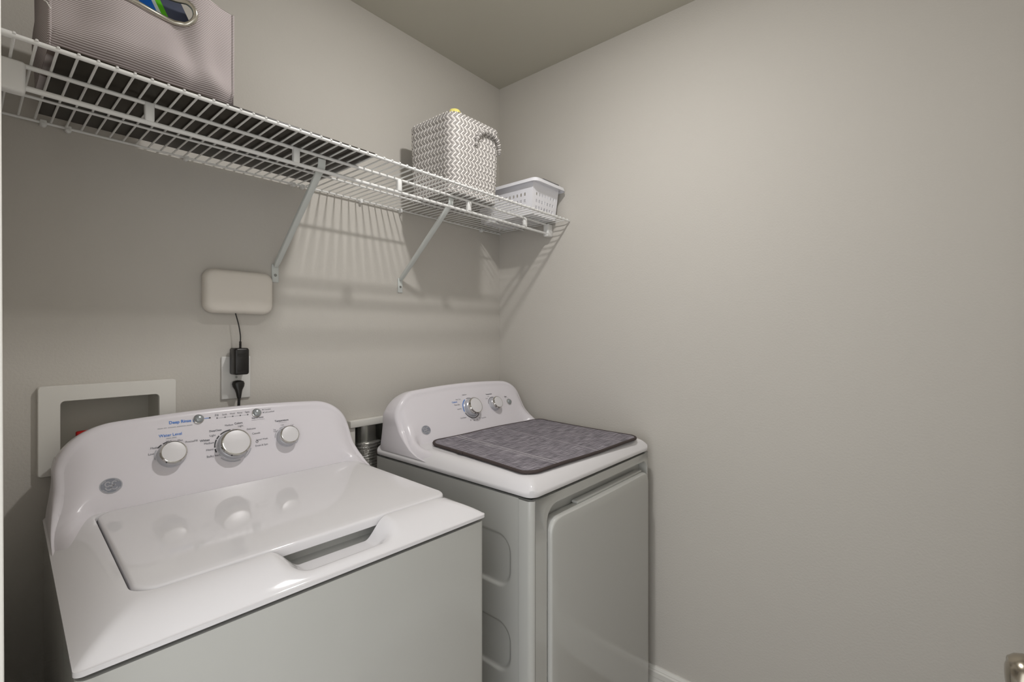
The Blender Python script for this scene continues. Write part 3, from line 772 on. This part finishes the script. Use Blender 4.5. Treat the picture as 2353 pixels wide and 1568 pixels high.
# striped tote with an oval grommet handle
ZT = ZS + 0.0085
tote = thing('storage_tote', 'grey pinstriped fabric tote with a metal oval handle hole on shelf', 'tote', (-1.42, -0.24, ZT))
def make_tote():
    x0, x1, y0, y1, hh = -0.146, 0.139, -0.135, 0.105, 0.197
    gx, gz, gr, gl = -0.005, 0.1515, 0.0215, 0.046       # grommet centre, end radius, half straight length
    def stadium(rr, n):
        pts = []
        for i in range(n):
            t = i / n * 2 * PI; c, s_ = math.cos(t), math.sin(t)
            pts.append((gx + rr * c + (gl if c > 0 else -gl), gz + rr * s_))
        return pts
    N = 96
    inner = []; outer = []
    for i in range(N):
        t = (i + 0.5) / N * 2 * PI; c, s_ = math.cos(t), math.sin(t)
        inner.append((gx + gr * c + gl * max(-1, min(1, c * 3)), gz + gr * s_))
        k = 1 / max(abs(c) / ((x1 - x0) / 2), abs(s_) / (hh / 2))
        outer.append(((x0 + x1) / 2 + k * c, hh / 2 + k * s_))
    def bulge(x, z):
        e = min((x - x0) / 0.05, (x1 - x) / 0.05, z / 0.05, 1); e = max(e, 0)
        w = 0.006 * math.sin(23 * x + 30 * z) + 0.004 * math.sin(60 * x - 25 * z + 1.0)
        w += 0.008 * math.exp(-((x - 0.085 + 0.25 * (z - 0.08)) / 0.022) ** 2) - 0.008 * math.exp(-((x - 0.048 + 0.3 * (z - 0.08)) / 0.02) ** 2)
        return -(0.008 * e + w * e * 0.8) - 0.006 * math.exp(-((z - 0.04) / 0.02) ** 2) * e + 0.016 * (1 - ss(0.0, 0.030, z))
    mb = MB(); K = 18; loops = []
    for k in range(K + 1):
        t = k / K; lp = []
        for (a, b), (c, d) in zip(inner, outer):
            x, z = lerp(a, c, t), lerp(b, d, t)
            lp.append((x, y0 + bulge(x, z), z))
        loops.append(lp)
    mb.loft(loops)
    f = mb.build('front_panel', FABRIC, tote, smooth=80)
    # sides + back + bottom (closed shell behind the front panel)
    s = MB()
    nz = 16
    def side(x, sgn):
        g = []
        for i in range(13):
            y = lerp(y0, y1, i / 12)
            for j in range(nz + 1):
                z = hh * j / nz; e = math.sin(PI * i / 12)
                g.append((x + sgn * (0.010 * e * math.sin(PI * min(1, z / 0.2)) + 0.004 * e * math.sin(40 * z)), y, z))
        s.add(g, [(i * (nz + 1) + j, (i + 1) * (nz + 1) + j, (i + 1) * (nz + 1) + j + 1, i * (nz + 1) + j + 1) for i in range(12) for j in range(nz)])
    side(x0, -1); side(x1, 1)
    s.add([(x0, y1, 0), (x1, y1, 0), (x1, y1, hh), (x0, y1, hh)], [(0, 1, 2, 3)])
    s.add([(x0, y0, 0), (x1, y0, 0), (x1, y1, 0), (x0, y1, 0)], [(0, 1, 2, 3)])
    s.build('body', FABRIC, tote, smooth=70)
    MB().tube([(x0 + 0.001, y0 + bulge(x0, hh * j / 20), hh * j / 20) for j in range(21)], 0.0026, 8).build('seam', FABRIC, tote, smooth=60)
    MB().tube([(x1 - 0.001, y0 + bulge(x1, hh * j / 20), hh * j / 20) for j in range(21)], 0.0026, 8).build('seam', FABRIC, tote, smooth=60)
    th = MB(); th2 = MB(); th.tube([(x0 - 0.006, y0 + 0.004, 0.075), (x0 - 0.003, y0 - 0.004, 0.070), (x0 + 0.002, y0 - 0.006, 0.060)], 0.0009, 6); th2.tube([(x0 - 0.004, y0 + 0.002, 0.105), (x0 + 0.002, y0 - 0.004, 0.098)], 0.0009, 6)
    th.build('loose_thread', THREAD, tote); th2.build('loose_thread', THREAD, tote)
    rng = []
    for i in range(64):
        t = (i + 0.5) / 64 * 2 * PI; c, s_ = math.cos(t), math.sin(t); x = gx + (gr + 0.001) * c + gl * max(-1, min(1, c * 3)); z = gz + (gr + 0.001) * s_
        rng.append((x, y0 + bulge(x, z) - 0.002, z))
    MB().tube(rng, 0.0048, 10, closed=True).build('grommet', GROM, tote, smooth=60)
make_tote()
# package inside the tote, seen through the grommet
pk = thing('detergent_package', 'blue green and white package inside the tote behind its handle hole', 'package', (-1.410, -0.352, ZT + 0.0008))
def slanted(a, b, z0, z1):
    return [[(x + (0.14 - z) * 0.5, y, z) for (y, z) in ((0.0, z0), (0.055, z0), (0.055, z1), (0.0, z1))] for x in (a, b)]
for nm, a, b, m in (('carton_panel', -0.080, -0.022, PKW), ('blue_panel', -0.022, 0.003, PKB), ('white_stripe', 0.003, 0.010, PKW), ('green_stripe', 0.010, 0.021, PKG), ('navy_panel', 0.021, 0.062, PKN)):
    MB().loft(slanted(a, b, 0.0, 0.201), cap0=True, cap1=True).build(nm, m, pk)

# woven chevron basket
bk = thing('woven_basket', 'grey and white chevron woven basket standing on the wire shelf', 'basket', (-0.479, -0.208, ZS))
def woven_basket():
    hh = 0.271; hx0, hy0 = 0.124, 0.122; rr0 = 0.042
    def sect(z, off=0.0):
        t = z / hh; k = lerp(0.955, 1.0, ss(0, 1, t)) + 0.012 * math.sin(PI * t)
        return hx0 * k + off, hy0 * k + off, rr0 + off
    def perim(p, z, off=0.0):
        """p in 0..1 around a rounded rectangle"""
        hx, hy, r = sect(z, off)
        sx, sy, q = 2 * (hx - r), 2 * (hy - r), PI / 2 * r
        L = 2 * (sx + sy) + 4 * q; d = (p % 1) * L
        segs = [('l', (-hx + r, -hy), (1, 0), sx), ('a', (hx - r, -hy + r), -PI / 2, q), ('l', (hx, -hy + r), (0, 1), sy), ('a', (hx - r, hy - r), 0, q),
                ('l', (hx - r, hy), (-1, 0), sx), ('a', (-hx + r, hy - r), PI / 2, q), ('l', (-hx, hy - r), (0, -1), sy), ('a', (-hx + r, -hy + r), PI, q)]
        for k_, a, b, ln in segs:
            if d <= ln + 1e-9:
                if k_ == 'l': return (a[0] + b[0] * d, a[1] + b[1] * d)
                ang = b + (d / ln) * PI / 2; return (a[0] + r * math.cos(ang), a[1] + r * math.sin(ang))
            d -= ln
        return (-hx + r, -hy)
    # lining shell: outside, rim, inside, floor
    n = 72; mb = MB(); loops = []
    for z, off in ((0.0, -0.003), (0.05, -0.003), (0.11, -0.003), (0.18, -0.003), (hh - 0.004, -0.003), (hh - 0.004, -0.009), (0.18, -0.009), (0.08, -0.009), (0.006, -0.009)):
        loops.append([(*perim(i / n, z, off), z) for i in range(n)])
    mb.loft(loops, cap0=True, cap1=True)
    mb.build('lining', WOVD, bk, smooth=60)
    # chevron strands: short raised bands leaning left then right, row by row
    rows = 20; per = 52; rh = (hh - 0.004) / rows
    def strand(mb, p0, p1, z0, z1, wp, mi, fn):
        v = []; m = 4
        for i in range(m + 1):
            t = i / m; p = lerp(p0, p1, t); z = lerp(z0, z1, t); h = 0.0006 + 0.0032 * math.sin(PI * t)
            v += [fn(p - wp / 2, z, 0.0002), fn(p - wp / 5, z, h), fn(p + wp / 5, z, h), fn(p + wp / 2, z, 0.0002)]
        mb.add(v, [(i * 4 + j, i * 4 + j + 1, i * 4 + 4 + j + 1, i * 4 + 4 + j) for i in range(m) for j in range(3)], mi)
    mb = MB()
    fn = lambda p, z, h: (*perim(p, min(max(z, 0), hh), h - 0.003), z)
    for r in range(rows):
        z0 = r * rh; z1 = z0 + rh * 1.12; lean = (0.85 / per) * (1 if r % 2 else -1)
        for c in range(per):
            for q in (0, 1):
                p = (c + q * 0.5) / per; base = 0 if r % 2 else 0.85 / per
                strand(mb, p + base, p + base + lean, z0, z1, 0.47 / per, q, fn)
    o = mb.build('woven_strands', [WOVW, WOVG], bk, smooth=70, recalc=False); o['kind'] = 'stuff'
    # rim wrapping
    mb = MB()
    for c in range(per * 2):
        p = c / (per * 2); pts = []
        for a in range(6):
            t = a / 5 * PI; pts.append((*perim(p + 0.003 * a / 5, hh - 0.004, -0.006 + 0.0055 * math.cos(t)), hh - 0.005 + 0.0055 * math.sin(t)))
        mb.tube(pts, 0.0019, 5, mi=c % 2)
    o = mb.build('rim_wrap', [WOVW, WOVG], bk, smooth=60); o['kind'] = 'stuff'
    # woven bottom
    mb = MB()
    nb = 16; hx, hy, _ = sect(0, -0.006)
    for r in range(nb):
        for c in range(44):
            ya = lerp(-hy, hy, r / nb); yb = lerp(-hy, hy, (r + 1) / nb); xa = lerp(-hx, hx, c / 44); ln = 0.006 * (1 if r % 2 else -1); xa -= ln / 2
            w = 2 * hx / 44 * 0.8
            mb.add([(xa, ya, -0.0002), (xa + w, ya, -0.0002), (xa + w / 2 + ln / 2 + w / 2, (ya + yb) / 2, -0.0014), (xa + ln / 2, (ya + yb) / 2, -0.0014), (xa + ln, yb, -0.0002), (xa + ln + w, yb, -0.0002)], [(0, 1, 2, 3), (3, 2, 5, 4)], c % 2)
    o = mb.build('woven_bottom', [WOVW, WOVG], bk, smooth=70, recalc=False); o['kind'] = 'stuff'
    # rope handle on the front face: a bound arch
    for face in (-1, 1):
        mb = MB(); N = 22
        cx = 0.045 if face < 0 else 0.0
        path = [Vector((cx + 0.060 * math.cos(PI - PI * i / N), face * (sect(0.2)[1] + 0.004 + 0.010 * math.sin(PI * i / N)), 0.180 + 0.060 * math.sin(PI * i / N) ** 0.8)) for i in range(N + 1)]
        mb.tube(path, 0.0055, 8, mi=1)
        for i in range(N):
            p = (path[i] + path[i + 1]) / 2; d = (path[i + 1] - path[i]).normalized(); a = Vector((0, 1, 0)); b = d.cross(a).normalized(); a = b.cross(d)
            mb.tube([p + (a * math.cos(2 * PI * j / 10) + b * math.sin(2 * PI * j / 10)) * 0.0062 + d * 0.004 * (j / 10 - 0.5) for j in range(10)], 0.0019, 5, mi=i % 2, closed=True)
        mb.build('handle', [WOVW, WOVG], bk, smooth=60)
woven_basket()
# pale yellow cloth peeking over the rim
mb = MB(); n = 20
loops = []
for j, (r, z) in enumerate(((0.052, 0.0), (0.056, 0.08), (0.054, 0.18), (0.046, 0.235), (0.030, 0.252), (0.012, 0.257))):
    loops.append([(r * math.cos(2 * PI * i / n) * (1 + 0.06 * math.sin(5 * 2 * PI * i / n + j)), r * math.sin(2 * PI * i / n), z) for i in range(n)])
mb.loft(loops, cap0=True, cap1=True)
o = mb.build('folded_cloth', YEL, smooth=60); o.location = (-0.549, -0.283, ZS + 0.0075)
o.scale = (0.6, 0.6, 1.145)
tag(o, 'pale yellow cloth peeking over the rim of the woven basket', 'cloth')

# white perforated plastic basket by the right wall
pb = thing('plastic_basket', 'white perforated plastic basket with grey handle in the shelf corner', 'basket', (-0.112, -0.205, ZS))
def plastic_basket():
    hx, hy, hh = 0.080, 0.140, 0.126
    def wallp(side, a, z, off):
        k = 1 + 0.10 * z / hh
        X, Y = hx * k + off, hy * k + off
        if side == 0: return (a * X, -Y, z)
        if side == 1: return (X, a * Y, z)
        if side == 2: return (-a * X, Y, z)
        return (-X, -a * Y, z)
    mb = MB()
    for side in range(4):
        nh = 7 if side in (0, 2) else 12
        bnd = [-1.0]
        for i in range(nh):
            c = lerp(-0.80, 0.80, (i + 0.5) / nh); w = 1.6 / nh * 0.20; bnd += [c - w, c + w]
        bnd.append(1.0)
        zb = [0.0, 0.022, 0.034, 0.048, 0.060, 0.074, 0.086, hh]
        hole = lambda i, j: i % 2 == 1 and j % 2 == 1
        for off, fl in ((0.0, 0), (-0.0022, 1)):
            g = [wallp(side, a, z, off) for a in bnd for z in zb]; nz = len(zb)
            mb.add(g, [(i * nz + j, (i + 1) * nz + j, (i + 1) * nz + j + 1, i * nz + j + 1) for i in range(len(bnd) - 1) for j in range(nz - 1) if not hole(i, j)])
        for i in range(len(bnd) - 1):
            for j in range(len(zb) - 1):
                if hole(i, j):
                    cs = [(bnd[i], zb[j]), (bnd[i + 1], zb[j]), (bnd[i + 1], zb[j + 1]), (bnd[i], zb[j + 1])]
                    v = [wallp(side, a, z, 0) for a, z in cs] + [wallp(side, a, z, -0.0022) for a, z in cs]
                    mb.add(v, [(q, (q + 1) % 4, 4 + (q + 1) % 4, 4 + q) for q in range(4)])
    mb.add([(-hx, -hy, 0), (hx, -hy, 0), (hx, hy, 0), (-hx, hy, 0)], [(0, 1, 2, 3)])
    mb.add([(-hx, -hy, 0.002), (hx, -hy, 0.002), (hx, hy, 0.002), (-hx, hy, 0.002)], [(0, 1, 2, 3)])
    mb.build('tub', WPLAS, pb)
    # rim flange
    L = []
    for ox, oy, r, z in ((0.0885, 0.1545, 0.012, 0.121), (0.0885, 0.1545, 0.012, 0.126), (0.101, 0.176, 0.020, 0.128), (0.106, 0.181, 0.024, 0.118), (0.108, 0.183, 0.024, 0.118), (0.104, 0.179, 0.022, 0.132), (0.090, 0.156, 0.012, 0.1325), (0.085, 0.151, 0.010, 0.130), (0.085, 0.151, 0.010, 0.121), (0.0885, 0.1545, 0.012, 0.121)):
        L.append([(x, y, z) for x, y in rrect(-ox, -oy, ox, oy, r, 6, (4, 4, 4, 4))])
    mb = MB(); mb.loft(L); mb.build('rim', WPLAS, pb, smooth=40)
    for s in (-1, 1):
        o = MB().box((-0.055, s * 0.168 - 0.011, 0.1325), (0.055, s * 0.168 + 0.011, 0.1375)).build('grip', DPLAS, pb); bevel(o, 0.002, 2)
plastic_basket()

# ------------------------------------------------------------------ things on the back wall
# white rounded wall box (wireless hub)
rt = thing('wall_hub', 'cream rounded rectangular wireless hub mounted on the back wall', 'router', (-1.144, 0, 1.484))
mb = MB(); L = []
for g, y, r in ((0.006, -0.0003, 0.024), (0.001, -0.004, 0.026), (0.0, -0.012, 0.026), (0.001, -0.024, 0.026), (0.004, -0.031, 0.025), (0.008, -0.0345, 0.024), (0.014, -0.0362, 0.022), (0.03, -0.0375, 0.018), (0.05, -0.038, 0.006)):
    L.append([(x, y, z) for x, z in rrect(-0.091 + g, -0.062 + g, 0.091 - g, 0.062 - g, r, 10, (4, 4, 4, 4))])
mb.loft(L, cap0=True, cap1=True); mb.build('case', ROUT, rt, smooth=60)
# outlet plate
ot = thing('wall_outlet', 'white double outlet plate on the back wall behind the washer', 'outlet', (-1.147, 0, 1.238))
o = MB().box((-0.0385, -0.0062, -0.0615), (0.0385, -0.0003, 0.0615)).build('plate', OUTL, ot); bevel(o, 0.003, 3)
for z in (0.025, -0.023):
    rc = MB().loft([[(x, y, zz + z) for x, zz in rrect(-0.017, -0.0145, 0.017, 0.0145, 0.011, 6, (2, 2, 2, 2))] for y in (-0.006, -0.0078)], cap0=True, cap1=True).build('receptacle', OUTL, ot, smooth=35)
    sl = MB()
    for x in (-0.006, 0.006): sl.box((x - 0.001, -0.0082, z - 0.002), (x + 0.001, -0.0078, z + 0.006))
    sl.build('slot', BLACK, rc)
MB().lathe([(0.0032, 0), (0.0025, 0.0012), (0, 0.0015)], 12, M=Matrix.Translation((0, -0.0062, 0.001)) @ Matrix.Rotation(PI / 2, 4, 'X')).build('screw', SCREW, ot)
# power adapter with its lead up to the hub
ad = thing('power_adapter', 'black plug-in power adapter with thin lead running up to the hub', 'adapter', (-1.147, 0, 1.285))
mb = MB(); L = []
for g, y in ((0.003, -0.0083), (0.0, -0.012), (0.0, -0.044), (0.0012, -0.048), (0.0045, -0.0505)):
    L.append([(x, y, z) for x, z in rrect(-0.0195 + g, -0.037 + g, 0.0195 - g, 0.039 - g, 0.006, 5, (2, 2, 2, 2))])
mb.loft(L, cap0=True, cap1=True); cs = mb.build('case', BLACK, ad, smooth=45)
for z in (0.022, 0.017, -0.026): MB().box((-0.012, -0.0512, z - 0.0007), (0.012, -0.0503, z + 0.0007)).build('ridge', BLACK, cs)
gl_ = MB()
for j in range(6): gl_.lathe([(0.0024, 0), (0.0036, 0.001), (0.0036, 0.002), (0.0024, 0.003)], 10, M=Matrix.Translation((0.002, -0.030, 0.0385 + 0.0032 * j)))
gl_.build('strain_relief', BLACK, ad, smooth=30)
def bez(pts, n=16):
    out = []
    m = len(pts)
    for i in range(m - 1):
        p0 = Vector(pts[max(i - 1, 0)]); p1 = Vector(pts[i]); p2 = Vector(pts[i + 1]); p3 = Vector(pts[min(i + 2, m - 1)])
        for k in range(n):
            t = k / n
            out.append(0.5 * ((2 * p1) + (-p0 + p2) * t + (2 * p0 - 5 * p1 + 4 * p2 - p3) * t * t + (-p0 + 3 * p1 - 3 * p2 + p3) * t ** 3))
    out.append(Vector(pts[-1])); return out
MB().tube(bez([(0.002, -0.030, 0.056), (0.0022, -0.0295, 0.075), (-0.001, -0.026, 0.105), (-0.008, -0.022, 0.1385)]), 0.0017, 8).build('lead', BLACK, ad, smooth=60)
# washer power cord plugged into the lower socket
WM = Matrix.Translation((-1.576, -0.727, 0)) @ Matrix.Rotation(math.radians(-2.42), 4, 'Z')
PO = Vector((-1.147, 0, 1.215))
def wl(p): return WM.inverted() @ (PO + Vector(p))
mb = MB(); L = []
for z, w, d, yc in ((0.015, 0.008, 0.010, -0.020), (0.0125, 0.014, 0.0115, -0.020), (0.006, 0.0165, 0.0118, -0.0205), (-0.002, 0.0150, 0.0115, -0.0215), (-0.012, 0.0095, 0.0095, -0.023), (-0.022, 0.0072, 0.008, -0.0245), (-0.030, 0.0060, 0.0065, -0.0255), (-0.036, 0.0045, 0.005, -0.026)):
    L.append([wl((w * math.cos(2 * PI * i / 20), yc + d * math.sin(2 * PI * i / 20), z)) for i in range(20)])
crd = MB().tube([wl(p) for p in bez([(0, -0.026, -0.034), (-0.001, -0.026, -0.075), (0.001, -0.026, -0.16), (-0.02, -0.024, -0.32), (-0.05, -0.030, -0.50), (-0.06, -0.060, -0.53)])], 0.0038, 8).build('power_cord', BLACK, washer, smooth=60)
crd['label'] = 'black power cord and plug'
mb.loft(L, cap0=True, cap1=True); mb.build('plug', BLACK, crd, smooth=60)
# laundry valve box
lb = thing('laundry_box', 'white recessed laundry valve box in the back wall left of outlet', 'valve box', (-1.4235, 0, 1.143))
fr_o = rrect(-0.1295, -0.102, 0.1295, 0.102, 0.006, 6, (4, 4, 4, 4)); fr_i = rrect(-0.0920, -0.0925, 0.0920, 0.0655, 0.009, 6, (4, 4, 4, 4))
mb = MB(); mb.loft([[(x, -0.0003, z) for x, z in fr_o], [(x, -0.010, z) for x, z in fr_o], [(lerp(x, 0, 0.012), -0.0125, lerp(z, 0, 0.014)) for x, z in fr_o], [(lerp(x, 0, -0.012), -0.0125, lerp(z, 0, -0.014)) for x, z in fr_i], [(x, -0.010, z) for x, z in fr_i], [(x, 0.0, z) for x, z in fr_i]])
mb.build('frame', BOXP, lb, smooth=45)
bi = [(x * 0.995, z * 0.995) for x, z in fr_i]
MB().loft([[(x, -0.004, z) for x, z in bi], [(x, 0.04, z) for x, z in bi], [(x * 0.985, 0.085, z * 0.985) for x, z in bi]], cap1=True).build('recess', BOXIN, lb, smooth=45)
vl = MB().tube([(-0.045, 0.045, -0.088), (-0.045, 0.045, -0.040)], 0.010, 12).build('valve', SCREW, lb, smooth=40)
hd = MB(); hd.loft([[(-0.060 , 0.036, -0.030), (-0.060, 0.052, -0.030), (-0.060, 0.052, -0.016), (-0.060, 0.036, -0.016)], [(0.005, 0.036, -0.026), (0.005, 0.052, -0.026), (0.005, 0.052, -0.012), (0.005, 0.036, -0.012)]], cap0=True, cap1=True)
hd.box((-0.053, 0.038, -0.042), (-0.037, 0.050, -0.028))
o = hd.build('valve_handle', RED, lb); bevel(o, 0.003, 2)
# dryer vent box
vb = thing('vent_box', 'white framed dryer vent recess in the back wall between the machines', 'vent box', (-0.666, 0, 0.87))
zt = 1.062 - 0.87
mb = MB(); x0, x1 = -0.128, 0.120
mb.box((x0, -0.024, zt - 0.024), (x1, -0.0003, zt)); mb.box((x0 + 0.002, -0.014, -0.19), (x0 + 0.024, -0.0003, zt - 0.0245)); mb.box((x1 - 0.024, -0.014, -0.19), (x1 - 0.002, -0.0003, zt - 0.0245))
o = mb.build('frame', BOXP, vb); bevel(o, 0.002, 2)
mb = MB(); a0, a1, c0, c1 = -0.1035, 0.1035, -0.168, 0.1685
mb.add([(a0, -0.002, c0), (a1, -0.002, c0), (a1, -0.002, c1), (a0, -0.002, c1), (a0, 0.1, c0), (a1, 0.1, c0), (a1, 0.1, c1), (a0, 0.1, c1)], [(4, 5, 6, 7), (0, 1, 5, 4), (1, 2, 6, 5), (2, 3, 7, 6), (3, 0, 4, 7)])
mb.build('recess', STEEL, vb)
MB().tube([(-0.029, 0.05, 0.166), (-0.029, 0.05, 0.094)], 0.046, 40).build('duct_collar', STEEL, vb, smooth=50)
fd = MB(); prof = []
N = 16
pth = bez([(-0.029, 0.046, 0.100), (-0.029, 0.044, 0.06), (-0.028, 0.036, 0.02), (-0.026, 0.022, -0.03), (-0.024, 0.014, -0.12)], 14)
fd.tube(pth, 0.05, 32, taper=[0.0515 + 0.0035 * (1 if (i // 2) % 2 else -1) for i in range(len(pth))])
fd.build('foil_duct', FOIL, vb, smooth=50)
